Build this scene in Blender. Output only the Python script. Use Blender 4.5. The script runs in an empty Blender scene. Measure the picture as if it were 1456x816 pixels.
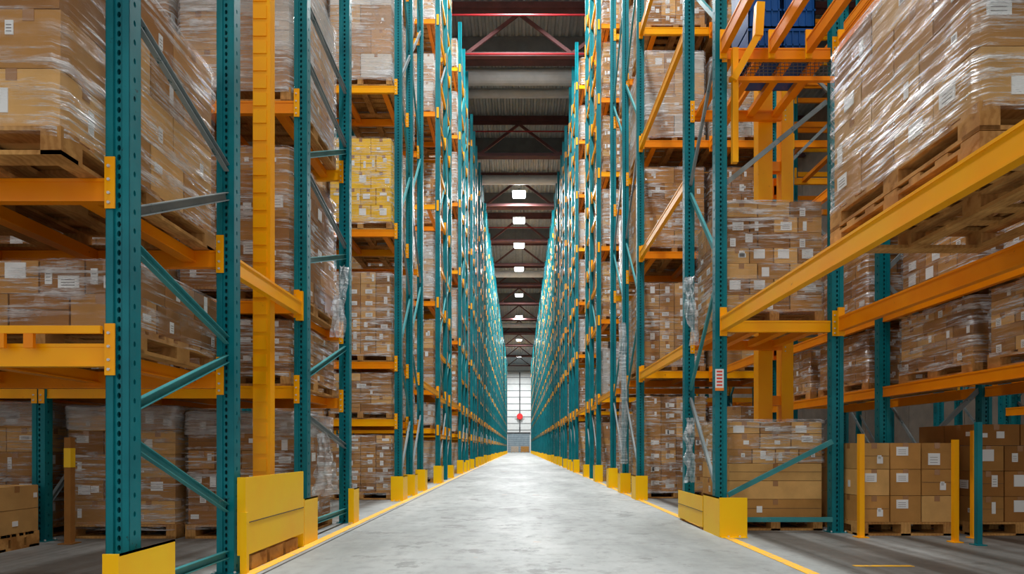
import bpy, math, random
from mathutils import Vector, Matrix, noise
rnd = random.Random(7)
SC = bpy.context.scene
COL = SC.collection
F, VX, VY, CH = 889.0, 738.0, 637.0, 0.9      # focal length in px, vanishing point, eye height

def at(px, py, D):
    """the place in the hall that the photograph shows at (px, py) when it stands D metres away"""
    return Vector(((px - VX) * D / F, D, CH + (VY - py) * D / F))

# ------------------------------------------------------------------ materials
MATS = {}
def nodes(name):
    m = bpy.data.materials.new(name); m.use_nodes = True
    nt = m.node_tree; b = nt.nodes['Principled BSDF']
    MATS[name] = m
    return m, nt, b
def N(nt, typ, **kw):
    n = nt.nodes.new(typ)
    for k, v in kw.items():
        if k in n.inputs: n.inputs[k].default_value = v
        else: setattr(n, k, v)
    return n
def ramp(nt, src, stops):
    r = nt.nodes.new('ShaderNodeValToRGB')
    e = r.color_ramp.elements
    while len(e) < len(stops): e.new(0.5)
    for i, (p, c) in enumerate(stops):
        e[i].position = p; e[i].color = (c[0], c[1], c[2], 1) if not isinstance(c, (int, float)) else (c, c, c, 1)
    nt.links.new(src, r.inputs[0]); return r.outputs[0]
def coords(nt, scale=(1, 1, 1), rot=(0, 0, 0), rand=True):
    tc = nt.nodes.new('ShaderNodeTexCoord'); mp = nt.nodes.new('ShaderNodeMapping')
    mp.inputs['Scale'].default_value = scale; mp.inputs['Rotation'].default_value = rot
    if rand:
        oi = nt.nodes.new('ShaderNodeObjectInfo'); ml = N(nt, 'ShaderNodeMath', operation='MULTIPLY'); ml.inputs[1].default_value = 37.0
        nt.links.new(oi.outputs['Random'], ml.inputs[0])
        ad = N(nt, 'ShaderNodeVectorMath', operation='ADD')
        nt.links.new(tc.outputs['Object'], ad.inputs[0]); nt.links.new(ml.outputs[0], ad.inputs[1])
        nt.links.new(ad.outputs[0], mp.inputs['Vector'])
    else:
        nt.links.new(tc.outputs['Object'], mp.inputs['Vector'])
    return mp.outputs[0]
def noise_tex(nt, vec, scale, detail=4, rough=0.6):
    n = N(nt, 'ShaderNodeTexNoise'); n.inputs['Scale'].default_value = scale
    n.inputs['Detail'].default_value = detail; n.inputs['Roughness'].default_value = rough
    nt.links.new(vec, n.inputs['Vector']); return n.outputs['Fac']
def mixc(nt, fac, a, b, mode='MIX'):
    m = nt.nodes.new('ShaderNodeMix'); m.data_type = 'RGBA'; m.blend_type = mode
    for i, v in ((0, fac), (6, a), (7, b)):
        if hasattr(v, 'is_linked'): nt.links.new(v, m.inputs[i])
        elif isinstance(v, (int, float)): m.inputs[i].default_value = v
        else: m.inputs[i].default_value = (*v, 1)
    return m.outputs[2]
def bump(nt, b, h, strength=0.3, dist=0.01):
    n = N(nt, 'ShaderNodeBump'); n.inputs['Strength'].default_value = strength; n.inputs['Distance'].default_value = dist
    nt.links.new(h, n.inputs['Height']); nt.links.new(n.outputs[0], b.inputs['Normal'])

def paint(name, col, col2, chip, rough=0.4, chip_at=0.66, sc=9):
    m, nt, b = nodes(name)
    v = coords(nt); c = ramp(nt, noise_tex(nt, v, 2.2, 3), [(0.3, col), (0.7, col2)])
    k = ramp(nt, noise_tex(nt, v, sc, 6, 0.75), [(chip_at, 0.0), (chip_at + 0.03, 1.0)])
    nt.links.new(mixc(nt, k, c, chip), b.inputs['Base Color'])
    b.inputs['Roughness'].default_value = rough; b.inputs['Specular IOR Level'].default_value = 0.22
    bump(nt, b, noise_tex(nt, v, 30, 3), 0.12, 0.004)
    return m
paint('teal_paint', (0.001, 0.130, 0.160), (0.003, 0.21, 0.245), (0.012, 0.06, 0.065), 0.38, 0.64)
paint('teal_brace', (0.03, 0.20, 0.22), (0.06, 0.30, 0.31), (0.25, 0.30, 0.30), 0.4, 0.63)
paint('grey_strut', (0.16, 0.20, 0.21), (0.28, 0.32, 0.32), (0.04, 0.10, 0.11), 0.35, 0.6)
paint('orange_paint', (0.88, 0.235, 0.001), (0.97, 0.31, 0.002), (0.45, 0.10, 0.003), 0.36, 0.68)
paint('yellow_orange_paint', (1.0, 0.38, 0.001), (1.0, 0.47, 0.002), (0.55, 0.17, 0.01), 0.36, 0.68)
paint('guard_yellow', (1.0, 0.54, 0.002), (1.0, 0.62, 0.004), (0.30, 0.13, 0.02), 0.42, 0.70, 14)
paint('truss_red', (0.09, 0.045, 0.045), (0.15, 0.06, 0.058), (0.06, 0.05, 0.05), 0.6)
paint('pipe_red', (0.24, 0.012, 0.016), (0.32, 0.02, 0.024), (0.2, 0.03, 0.03), 0.5)
paint('duct_metal', (0.50, 0.55, 0.57), (0.60, 0.64, 0.66), (0.25, 0.24, 0.22), 0.45)
paint('steel_dark', (0.05, 0.05, 0.055), (0.09, 0.09, 0.095), (0.15, 0.14, 0.13), 0.5)
paint('blue_plastic', (0.004, 0.055, 0.22), (0.008, 0.08, 0.30), (0.01, 0.05, 0.14), 0.35, 0.7)
paint('bolt_metal', (0.55, 0.56, 0.56), (0.7, 0.7, 0.7), (0.3, 0.2, 0.1), 0.3)
def simple(name, col, rough=0.6, metal=0.0, emit=None, es=0):
    m, nt, b = nodes(name)
    b.inputs['Base Color'].default_value = (*col, 1); b.inputs['Roughness'].default_value = rough
    b.inputs['Metallic'].default_value = metal
    if emit: b.inputs['Emission Color'].default_value = (*emit, 1); b.inputs['Emission Strength'].default_value = es
    return m
simple('hole_shade', (0.012, 0.016, 0.016), 0.8)
simple('lamp_glow', (1, 1, 1), 0.5, 0, (0.93, 0.97, 1.0), 14)
simple('sign_red', (0.8, 0.02, 0.02), 0.5)
simple('ink_red', (0.75, 0.05, 0.02), 0.6)
simple('tag_orange', (0.9, 0.25, 0.02), 0.6)
simple('yellow_tag', (1.0, 0.62, 0.01), 0.5)
simple('wire_dark', (0.05, 0.045, 0.04), 0.5)

def card(name, col, k=1.0):
    m, nt, b = nodes(name)
    v = coords(nt)
    oi = nt.nodes.new('ShaderNodeObjectInfo')
    c0 = ramp(nt, oi.outputs['Random'], [(0.0, tuple(x * 0.84 for x in col)), (1.0, tuple(min(1, x * 1.14) for x in col))])
    n1 = ramp(nt, noise_tex(nt, v, 5, 5), [(0.3, 0.86), (0.7, 1.08)])
    c = mixc(nt, 1.0, c0, n1, 'MULTIPLY')
    nt.links.new(c, b.inputs['Base Color']); b.inputs['Roughness'].default_value = 0.72; b.inputs['Specular IOR Level'].default_value = 0.12
    bump(nt, b, noise_tex(nt, v, 14, 3), 0.12, 0.006)
card('cardboard_tan', (0.47, 0.235, 0.068))
card('cardboard_brown', (0.33, 0.148, 0.040))
card('cardboard_light', (0.64, 0.37, 0.13))
card('cardboard_yellow', (0.95, 0.55, 0.03))
card('carton_white', (0.62, 0.56, 0.48))
simple('packing_tape', (0.36, 0.17, 0.06), 0.22)
simple('paper_label', (0.80, 0.82, 0.82), 0.5)
simple('print_dark', (0.06, 0.04, 0.03), 0.7)

m, nt, b = nodes('pallet_wood')
v = coords(nt, (3, 3, 3)); w = N(nt, 'ShaderNodeTexWave'); w.inputs['Scale'].default_value = 3.0
w.inputs['Distortion'].default_value = 9.0; w.inputs['Detail'].default_value = 3.0
nt.links.new(v, w.inputs['Vector'])
c = ramp(nt, w.outputs['Fac'], [(0.2, (0.30, 0.135, 0.035)), (0.8, (0.56, 0.30, 0.10))])
nt.links.new(mixc(nt, 0.72, c, ramp(nt, noise_tex(nt, v, 1.5, 5), [(0.3, (0.24, 0.09, 0.02)), (0.7, (0.72, 0.40, 0.13))])), b.inputs['Base Color'])
b.inputs['Roughness'].default_value = 0.7; b.inputs['Specular IOR Level'].default_value = 0.15
bump(nt, b, w.outputs['Fac'], 0.2, 0.004)

def film(name, base, streak, white):
    m, nt, b = nodes(name)
    v = coords(nt, (1.0, 1.0, 1.0))
    va = N(nt, 'ShaderNodeMapping'); va.inputs['Rotation'].default_value = (0.5, 0.55, 0.3); va.inputs['Scale'].default_value = (1.3, 1.3, 13)
    vb = N(nt, 'ShaderNodeMapping'); vb.inputs['Rotation'].default_value = (-0.25, -0.4, 0.2); vb.inputs['Scale'].default_value = (1.0, 1.0, 26)
    nt.links.new(v, va.inputs['Vector']); nt.links.new(v, vb.inputs['Vector'])
    s1n = noise_tex(nt, va.outputs[0], 1.6, 5, 0.7); s2n = noise_tex(nt, vb.outputs[0], 1.3, 4, 0.65)
    s1 = ramp(nt, s1n, [(0.50, 0.0), (0.62, 1.0)]); s2 = ramp(nt, s2n, [(0.53, 0.0), (0.64, 1.0)])
    p = ramp(nt, noise_tex(nt, v, 2.0, 4), [(0.36, 0.10), (0.60, 1.0)])
    mx = N(nt, 'ShaderNodeMath', operation='MAXIMUM'); nt.links.new(s1, mx.inputs[0]); nt.links.new(s2, mx.inputs[1])
    mu = N(nt, 'ShaderNodeMath', operation='MULTIPLY'); nt.links.new(mx.outputs[0], mu.inputs[0]); nt.links.new(p, mu.inputs[1])
    ma = N(nt, 'ShaderNodeMath', operation='MULTIPLY_ADD'); nt.links.new(mu.outputs[0], ma.inputs[0])
    ma.inputs[1].default_value = streak; ma.inputs[2].default_value = base; ma.use_clamp = True
    b.inputs['Base Color'].default_value = (*white, 1); b.inputs['Roughness'].default_value = 0.2
    b.inputs['Specular IOR Level'].default_value = 1.0
    ad = N(nt, 'ShaderNodeMath', operation='ADD'); nt.links.new(s1n, ad.inputs[0]); nt.links.new(s2n, ad.inputs[1])
    bump(nt, b, ad.outputs[0], 1.0, 0.05)
    tr = N(nt, 'ShaderNodeBsdfTransparent'); ms = N(nt, 'ShaderNodeMixShader')
    nt.links.new(ma.outputs[0], ms.inputs[0]); nt.links.new(tr.outputs[0], ms.inputs[1]); nt.links.new(b.outputs[0], ms.inputs[2])
    nt.links.new(ms.outputs[0], nt.nodes['Material Output'].inputs['Surface'])
film('film_clear', 0.035, 0.80, (0.80, 0.82, 0.84))
film('film_milky', 0.22, 0.78, (0.84, 0.86, 0.88))
film('film_loose', 0.32, 0.6, (0.80, 0.83, 0.85))

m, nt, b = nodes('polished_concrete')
v = coords(nt, (1, 1, 1), rand=False)
vs = N(nt, 'ShaderNodeMapping'); vs.inputs['Scale'].default_value = (1.0, 0.35, 1); nt.links.new(v, vs.inputs['Vector'])
n1 = noise_tex(nt, vs.outputs[0], 0.7, 8, 0.62); n2 = noise_tex(nt, v, 4.5, 9, 0.72); n3 = noise_tex(nt, v, 1.7, 6, 0.7)
c = ramp(nt, n1, [(0.34, (0.22, 0.235, 0.225)), (0.50, (0.33, 0.35, 0.34)), (0.66, (0.45, 0.47, 0.455))])
c = mixc(nt, ramp(nt, n2, [(0.50, 0.0), (0.70, 0.75)]), c, (0.20, 0.205, 0.195))
c = mixc(nt, ramp(nt, n3, [(0.58, 0.0), (0.61, 0.6), (0.72, 0.75)]), c, (0.17, 0.175, 0.165))
c = mixc(nt, ramp(nt, noise_tex(nt, v, 1.3, 4, 0.6), [(0.68, 0.0), (0.71, 0.6)]), c, (0.50, 0.33, 0.20))
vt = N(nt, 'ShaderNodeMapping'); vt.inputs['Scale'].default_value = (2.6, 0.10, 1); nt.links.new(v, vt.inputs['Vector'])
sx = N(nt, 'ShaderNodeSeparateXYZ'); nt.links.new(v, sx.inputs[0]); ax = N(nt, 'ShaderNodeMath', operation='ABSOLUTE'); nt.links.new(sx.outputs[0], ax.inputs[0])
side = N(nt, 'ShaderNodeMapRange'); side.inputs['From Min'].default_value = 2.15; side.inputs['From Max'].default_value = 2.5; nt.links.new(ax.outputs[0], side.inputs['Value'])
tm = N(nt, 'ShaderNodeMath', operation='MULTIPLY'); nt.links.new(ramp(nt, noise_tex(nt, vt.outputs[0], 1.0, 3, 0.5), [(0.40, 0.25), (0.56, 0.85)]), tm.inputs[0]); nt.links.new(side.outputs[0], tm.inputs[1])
c = mixc(nt, tm.outputs[0], c, (0.10, 0.085, 0.07))  # tyre streaks, plus rack shade painted into the floor outside the lane
nt.links.new(c, b.inputs['Base Color'])
nt.links.new(ramp(nt, n2, [(0.3, 0.46), (0.8, 0.70)]), b.inputs['Roughness'])
b.inputs['Specular IOR Level'].default_value = 0.22
bump(nt, b, n2, 0.06, 0.004)
m, nt, b = nodes('floor_line_yellow')
v = coords(nt, rand=False)
c = mixc(nt, ramp(nt, noise_tex(nt, v, 14, 8, 0.75), [(0.52, 0.0), (0.62, 1.0)]), (0.95, 0.50, 0.03), (0.42, 0.36, 0.26))
nt.links.new(c, b.inputs['Base Color']); b.inputs['Roughness'].default_value = 0.5
paint('roof_deck', (0.30, 0.35, 0.37), (0.40, 0.44, 0.46), (0.12, 0.12, 0.11), 0.6)
paint('beam_grey', (0.12, 0.135, 0.14), (0.16, 0.175, 0.18), (0.08, 0.06, 0.06), 0.6)
paint('wall_panel_white', (0.72, 0.75, 0.74), (0.80, 0.82, 0.80), (0.6, 0.6, 0.58), 0.5, 0.75)
paint('wall_cladding', (0.22, 0.19, 0.16), (0.30, 0.25, 0.2), (0.15, 0.12, 0.1), 0.7)
paint('door_grey', (0.25, 0.33, 0.38), (0.35, 0.43, 0.48), (0.2, 0.2, 0.2), 0.5)

# ------------------------------------------------------------------ mesh builder
class MB:
    def __init__(s): s.v = []; s.f = []; s.m = []; s.names = []; s.smooth = False
    def mi(s, mat):
        if mat not in s.names: s.names.append(mat)
        return s.names.index(mat)
    def quad(s, pts, mat):
        k = len(s.v); s.v += [tuple(p) for p in pts]; s.f.append(tuple(range(k, k + len(pts)))); s.m.append(s.mi(mat))
    def box(s, lo, hi, mat, M=None, ch=0.0, skip=()):
        x0, y0, z0 = lo; x1, y1, z1 = hi
        P = [(x0, y0, z0), (x1, y0, z0), (x1, y1, z0), (x0, y1, z0), (x0, y0, z1), (x1, y0, z1), (x1, y1, z1), (x0, y1, z1)]
        if M is not None: P = [tuple(M @ Vector(p)) for p in P]
        k = len(s.v); s.v += P; i = s.mi(mat)
        for n, q in enumerate(((0, 3, 2, 1), (4, 5, 6, 7), (0, 1, 5, 4), (1, 2, 6, 5), (2, 3, 7, 6), (3, 0, 4, 7))):
            if n in skip: continue
            s.f.append(tuple(k + j for j in q)); s.m.append(i)
    def cbox(s, c, d, mat, M=None):
        s.box((c[0] - d[0] / 2, c[1] - d[1] / 2, c[2] - d[2] / 2), (c[0] + d[0] / 2, c[1] + d[1] / 2, c[2] + d[2] / 2), mat, M)
    def bar(s, a, b, w, h, mat, up=(0, 0, 1)):
        """square bar from a to b, w across and h along 'up'"""
        a = Vector(a); b = Vector(b); d = b - a; L = d.length; z = d.normalized(); u = Vector(up)
        x = u.cross(z)
        if x.length < 1e-4: x = Vector((1, 0, 0)).cross(z)
        x.normalize(); y = z.cross(x)
        M = Matrix((x, y, z)).transposed().to_4x4(); M.translation = a
        s.box((-w / 2, -h / 2, 0), (w / 2, h / 2, L), mat, M)
    def angle(s, a, b, w, t, mat, up=(0, 0, 1)):
        """open channel section from a to b: web and two flanges"""
        a = Vector(a); b = Vector(b); d = b - a; L = d.length; z = d.normalized(); u = Vector(up)
        x = u.cross(z).normalized(); y = z.cross(x)
        M = Matrix((x, y, z)).transposed().to_4x4(); M.translation = a
        s.box((-w / 2, -t / 2, 0), (w / 2, t / 2, L), mat, M)
        s.box((-w / 2, t / 2, 0), (-w / 2 + t, w * 0.55, L), mat, M)
        s.box((w / 2 - t, t / 2, 0), (w / 2, w * 0.55, L), mat, M)
    def tube(s, pts, r, mat, n=8, cap=True):
        pts = [Vector(p) for p in pts]; rings = []
        rr = r if isinstance(r, (list, tuple)) else [r] * len(pts)
        for i, p in enumerate(pts):
            d = (pts[min(i + 1, len(pts) - 1)] - pts[max(i - 1, 0)]).normalized()
            x = d.cross(Vector((0, 0, 1)))
            if x.length < 1e-3: x = d.cross(Vector((0, 1, 0)))
            x.normalize(); y = d.cross(x); k = len(s.v)
            for j in range(n):
                a = 2 * math.pi * j / n; s.v.append(tuple(p + (x * math.cos(a) + y * math.sin(a)) * rr[i]))
            rings.append(k)
        i0 = s.mi(mat)
        for a, b in zip(rings, rings[1:]):
            for j in range(n):
                s.f.append((a + j, a + (j + 1) % n, b + (j + 1) % n, b + j)); s.m.append(i0)
        if cap:
            s.f.append(tuple(rings[0] + j for j in range(n))[::-1]); s.m.append(i0)
            s.f.append(tuple(rings[-1] + j for j in range(n))); s.m.append(i0)
    def merge(s, o, M=None):
        k = len(s.v); s.v += [tuple(M @ Vector(p)) for p in o.v] if M is not None else o.v
        mp = [s.mi(n) for n in o.names]
        s.f += [tuple(k + j for j in f) for f in o.f]; s.m += [mp[i] for i in o.m]
    def mesh(s, name, smooth=False):
        me = bpy.data.meshes.new(name); me.from_pydata(s.v, [], s.f)
        for n in s.names: me.materials.append(MATS[n])
        me.polygons.foreach_set('material_index', s.m)
        if smooth: me.polygons.foreach_set('use_smooth', [True] * len(s.f))
        me.update(); return me

def ob(name, me, parent=None, loc=(0, 0, 0), rz=0.0, scale=None):
    if isinstance(me, MB): me = me.mesh(name)
    o = bpy.data.objects.new(name, me); COL.objects.link(o); o.location = loc
    if rz: o.rotation_euler = (0, 0, rz)
    if scale: o.scale = scale
    o.parent = parent
    return o
def tag(o, label, cat, group=None, kind=None):
    o['label'] = label; o['category'] = cat
    if group: o['group'] = group
    if kind: o['kind'] = kind
    return o
def empty(name, loc=(0, 0, 0), rz=0.0):
    return ob(name, None, None, loc, rz)
def struct(name, me, **k):
    o = ob(name, me, **k); o['kind'] = 'structure'; return o
ORD = 'zeroth first second third fourth fifth sixth seventh eighth ninth tenth eleventh twelfth thirteenth fourteenth fifteenth sixteenth seventeenth eighteenth nineteenth twentieth twenty-first twenty-second'.split()

# ------------------------------------------------------------------ the hall
WALL_D, HALL = 129.0, 15.0
RZ = 18.3
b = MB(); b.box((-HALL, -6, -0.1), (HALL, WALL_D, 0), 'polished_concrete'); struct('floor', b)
b = MB()
nrib = 100
xs_ = []
for i in range(nrib + 1):
    x = -HALL + i * 2 * HALL / nrib; w = 2 * HALL / nrib
    if i < nrib: xs_ += [(x, RZ), (x + w * .35, RZ), (x + w * .5, RZ - .09), (x + w * .85, RZ - .09)]
xs_.append((HALL, RZ))
for (xa, za), (xb, zb) in zip(xs_, xs_[1:]):
    b.quad([(xa, -6, za), (xa, WALL_D, za), (xb, WALL_D, zb), (xb, -6, zb)], 'roof_deck')
b.quad([(-HALL, -6, RZ + .1), (HALL, -6, RZ + .1), (HALL, WALL_D, RZ + .1), (-HALL, WALL_D, RZ + .1)], 'roof_deck')
struct('ceiling', b)
for s, nm in ((-1, 'wall_left'), (1, 'wall_right')):
    b = MB()
    for i in range(45):
        y = -6 + i * 3.0
        b.box((s * HALL - .05, y, 0), (s * HALL + .05, y + 2.97, RZ), 'wall_cladding')
    struct(nm, b)
b = MB(); b.box((-HALL, WALL_D, 0), (HALL, WALL_D + .2, RZ), 'wall_panel_white'); struct('wall_far', b)
b = MB()
zz = 4.6
while zz < 17: b.box((-4.5, WALL_D - .06, zz), (4.5, WALL_D - .003, zz + .10), 'beam_grey'); zz += 1.35
for x in (-2.55, 2.45): b.box((x, WALL_D - .08, 0), (x + .12, WALL_D - .003, 16.8), 'beam_grey')
struct('trim_1', b)
b = MB(); b.box((-2.3, WALL_D - .12, 0), (2.2, WALL_D - .002, 3.9), 'door_grey')
for i in range(9): b.box((-2.3, WALL_D - .14, .2 + i * .42), (2.2, WALL_D - .12, .24 + i * .42), 'steel_dark')
b.box((-2.45, WALL_D - .2, 3.9), (2.35, WALL_D - .002, 4.15), 'steel_dark')
struct('door_1', b)
# drain pipe, red alarm sign on the far wall
b = MB(); b.tube([(0.15, WALL_D - .25, 4.2), (0.15, WALL_D - .25, 16.5)], .10, 'steel_dark')
for z in (5, 8, 11, 14): b.box((0, WALL_D - .36, z), (.3, WALL_D - .01, z + .2), 'beam_grey')
tag(ob('wall_pipe', b), 'thin dark vertical pipe on the white end wall', 'pipe')
t = empty('wall_fan', (0.15, WALL_D - .55, 7.4)); tag(t, 'red round wall fan above the door on the white end wall', 'fan')
b = MB(); b.tube([(0, 0, 0), (0, .16, 0)], .62, 'sign_red', 20); ob('fan_housing', b, t)
b = MB(); b.bar((-1.0, .2, -.1), (1.0, .2, -.1), .08, .1, 'steel_dark'); b.bar((0, .25, -1.6), (0, .25, 0), .14, .14, 'steel_dark'); ob('bracket', b, t)
# cartons standing by the far door
for i, (x, w, mt, lb) in enumerate(((-1.6, 1.5, 'carton_white', 'pale crate on the floor before the end door'), (.35, 1.6, 'cardboard_tan', 'brown crate on the floor before the end door'))):
    b = MB(); b.box((0, 0, .12), (w, 1.2, 1.25), mt)
    for k in range(3): b.box((k * (w - .15) / 2, 0, 0), (k * (w - .15) / 2 + .15, 1.2, .12), 'pallet_wood')
    for k in range(4): b.box((-.01, -.02, .25 + k * .27), (w + .01, -.001, .3 + k * .27), 'pallet_wood')
    tag(ob('shipping_crate', b, None, (x, 124, 0)), lb, 'crate')

# lane markings
for x, n in ((-1.93, 'trim_2'), (2.10, 'trim_3')):
    b = MB(); b.box((x - .045, -2, .001), (x + .045, 118, .004), 'floor_line_yellow'); struct(n, b)
b = MB(); b.box((2.55, 4.74, .001), (3.0, 4.79, .004), 'floor_line_yellow'); struct('trim_4', b)
# expansion joint along the left line
b = MB(); b.box((-1.84, -2, .001), (-1.825, 118, .003), 'steel_dark'); struct('trim_5', b)

# ------------------------------------------------------------------ roof: trusses, ducts, pipes, lamps
def truss(D, label, dark=True):
    t = empty('roof_truss', (0, D, 0)); tag(t, label, 'roof truss', 'steel roof trusses across the aisle')
    zt, zb = RZ - .25, 16.08
    b = MB(); b.box((-HALL + .1, -.12, zt - .12), (HALL - .1, .12, zt + .12), 'truss_red'); b.box((-HALL + .1, -.02, zt - .3), (HALL - .1, .02, zt - .12), 'truss_red'); ob('top_chord', b, t)
    b = MB(); b.box((-HALL + .1, -.11, zb), (HALL - .1, .11, zb + .07), 'truss_red'); b.box((-HALL + .1, -.02, zb + .07), (HALL - .1, .02, zb + .2), 'truss_red'); ob('bottom_chord', b, t)
    w = 2.05
    for k in range(-6, 6):
        x0 = k * w * 2 / 2
        up = k % 2 == 0
        if abs(x0) > 9: continue
        a = (x0, 0, zt - .25 if up else zb + .15); c = (x0 + w, 0, zb + .15 if up else zt - .25)
        b = MB(); b.angle(a, c, .13, .02, 'truss_red', (0, 1, 0)); ob('diagonal', b, t)
TD = [24.3, 32.6, 39.3, 46.0, 52.0, 58.5, 66, 74, 83, 93, 104, 116]
for i, D in enumerate(TD): truss(D, f'dark red steel roof truss over the aisle, {ORD[i + 1]} from the camera')
def duct(D, z, r, label, seams=9):
    b = MB(); b.tube([(-9, 0, z), (9, 0, z)], r, 'duct_metal', 20)
    for k in range(seams): x = -8 + k * 2; b.tube([(x, 0, z), (x + .05, 0, z)], r * 1.05, 'duct_metal', 20)
    for x in (-5, -1.7, 1.7, 5): b.box((x - .01, -.01, z), (x + .01, .01, RZ), 'steel_dark')
    o = ob('air_duct', b.mesh('air_duct', False), None, (0, D, 0)); tag(o, label, 'duct', 'round metal air ducts under the roof')
duct(27.3, 17.1, .345, 'thick pale air duct nearest the camera, under the roof')
duct(28.6, 17.12, .2, 'thin air duct just behind the thick nearest duct')
duct(36.4, 16.5, .26, 'air duct under the roof before the first ceiling lamp')
duct(56.4, 16.6, .30, 'air duct under the roof between second and third lamp groups')
duct(80.0, 16.6, .3, 'air duct under the roof far along the aisle')
for i, (D, z, lb) in enumerate(((22.6, 16.55, 'thin red pipe across the roof, nearest the camera'), (24.0, 16.02, 'thin red pipe just in front of the thick air duct'), (31.6, 16.9, 'thin red pipe across the roof behind the ducts'), (44.5, 16.6, 'thin red pipe across the roof behind the first lamps'))):
    b = MB(); b.tube([(-9, D, z), (9, D, z)], .035, 'pipe_red', 8)
    for x in (-6, -2.6, 2.6, 6): b.box((x - .012, D - .012, z), (x + .012, D + .012, RZ), 'steel_dark')
    tag(ob('sprinkler_pipe', b), lb, 'pipe', 'red sprinkler pipes under the roof')
for i, D in enumerate((26.4, 35.0, 42.5, 49.5, 62, 70, 88)):   # roof purlins, deep flat girders
    b = MB(); b.box((-HALL + .1, D - .12, 17.25), (HALL - .1, D + .12, RZ - .1), 'beam_grey'); b.box((-HALL + .1, D - .2, 17.15), (HALL - .1, D + .2, 17.25), 'truss_red')
    tag(ob('roof_girder', b), f'deep grey roof girder, {ORD[i + 1]} from the camera', 'girder', 'grey roof girders')
LAMPS = [(38.2, 16.35), (42.6, 16.35), (48.0, 16.4), (54.0, 16.3), (63.4, 16.35), (74.0, 16.4), (90, 16.4), (106.0, 16.4)]
lampm = MB(); lampm.box((-.36, -.5, 0), (.36, .5, .06), 'lamp_glow')
house = MB(); house.box((-.42, -.56, .06), (.42, .56, .12), 'duct_metal'); house.box((-.06, -.25, .12), (.06, .25, .3), 'steel_dark')
for x in (-.3, .3): house.box((x - .008, -.008, .12), (x + .008, .008, 1.8), 'steel_dark')
lm, hm = lampm.mesh('lamp_panel'), house.mesh('lamp_housing')
for i, (D, z) in enumerate(LAMPS):
    t = empty('ceiling_lamp', (0, D, z)); tag(t, f'bright white high bay lamp above the aisle, {ORD[i + 1]} from the camera', 'ceiling lamp', 'high bay lamps along the aisle')
    ob('light_panel', lm, t); ob('housing', hm, t)
def area(loc, sx, sy, power, rot=(0, 0, 0), col=(.97, .99, 1)):
    l = bpy.data.lights.new('area_light', 'AREA'); l.shape = 'RECTANGLE'; l.size = sx; l.size_y = sy; l.energy = power; l.color = col
    o = bpy.data.objects.new('area_light', l); COL.objects.link(o); o.location = loc; o.rotation_euler = rot
for D, p in ((1.5, 700), (6.5, 800), (11.5, 800), (16.5, 800), (21.5, 850)):   # lamps of the same row, above the top of the picture
    area((0, D, 17.2), 1.0, 2.0, p)
for (D, z), p in zip(LAMPS, (1000, 900, 950, 1100, 1300, 1500, 1900, 2400)):
    area((0, D, z - .03), .7, 1.0, p)
area((0, 121, 16.4), 1.5, 2.0, 1900)  # extra unseen light with no lamp there, added to brighten the end wall

# ------------------------------------------------------------------ cartons, pallets, loads
def pallet_mb(W, L, H=.14):
    b = MB(); bt = .022; bh = H - 3 * bt
    for k in range(7):
        w = .1 if k not in (0, 3, 6) else .13
        y = -L / 2 + w / 2 + k * (L - w) / 6; b.cbox((0, y, H - bt / 2), (W, w, bt), 'pallet_wood')
    for x in (-W / 2 + .05, 0, W / 2 - .05):
        b.cbox((x, 0, H - 1.5 * bt), (.1, L, bt), 'pallet_wood'); b.cbox((x, 0, bt / 2), (.1, L, bt), 'pallet_wood')
        for y in (-L / 2 + .075, 0, L / 2 - .075): b.cbox((x, y, bt + bh / 2), (.1, .15, bh), 'pallet_wood')
    for y in (-L / 2 + .06, L / 2 - .06): b.cbox((0, y, bt / 2 + .001), (W, .12, bt), 'pallet_wood')
    return b
def carton_mb(dx, dy, dz, mat, seed):
    """one closed carton: body with slightly proud flaps, tape, stickers"""
    r = random.Random(seed); b = MB(); e = .0035
    b.box((-dx / 2 + e, -dy / 2 + e, 0), (dx / 2 - e, dy / 2 - e, dz - e), mat)
    tw = .028
    b.box((-tw, -dy / 2 + .0015, dz - .06), (tw, dy / 2 - .0015, dz - e + .0015), 'packing_tape')
    if r.random() < .5:
        b.box((-dx / 2 + .002, -tw, dz - .06), (dx / 2 - .002, tw, dz - e + .001), 'packing_tape')
    b.box((-dx / 2 + e, -dy / 2 + .001, dz * .5 - .0015), (dx / 2 - e, -dy / 2 + e, dz * .5 + .0015), 'print_dark') if r.random() < .3 else None
    def sticker(face):
        w = r.choice((.04, .06, .08, .12)); h = r.choice((.045, .07, .09, .12)); h = min(h, dz * .6)
        cz = r.uniform(.3, .7) * dz
        if face == 'f':
            w = min(w, dx * .5); cx = r.uniform(-.5, .5) * (dx - w - .04)
            b.box((cx - w / 2, -dy / 2 - .001, cz - h / 2), (cx + w / 2, -dy / 2 + e, cz + h / 2), 'paper_label')
            if r.random() < .35:
                for k in range(3): b.box((cx - w * .35, -dy / 2 - .0016, cz - h * .3 + k * h * .22), (cx + w * .3, -dy / 2, cz - h * .3 + k * h * .22 + .0035), 'print_dark')
        else:
            s = 1 if face == 'r' else -1; w = min(w, dy * .5); cy = r.uniform(-.5, .5) * (dy - w - .04); x = s * dx / 2
            b.box((min(x - s * e, x + s * .001), cy - w / 2, cz - h / 2), (max(x - s * e, x + s * .001), cy + w / 2, cz + h / 2), 'paper_label')
            if r.random() < .35:
                for k in range(3): b.box((min(x, x + s * .0016), cy - w * .35, cz - h * .3 + k * h * .22), (max(x, x + s * .0016), cy + w * .3, cz - h * .3 + k * h * .22 + .0035), 'print_dark')
    if r.random() < .75: sticker('f')
    if r.random() < .4: sticker('f')
    if r.random() < .5: sticker('r')
    if r.random() < .5: sticker('l')
    return b
CM = {}
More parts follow.
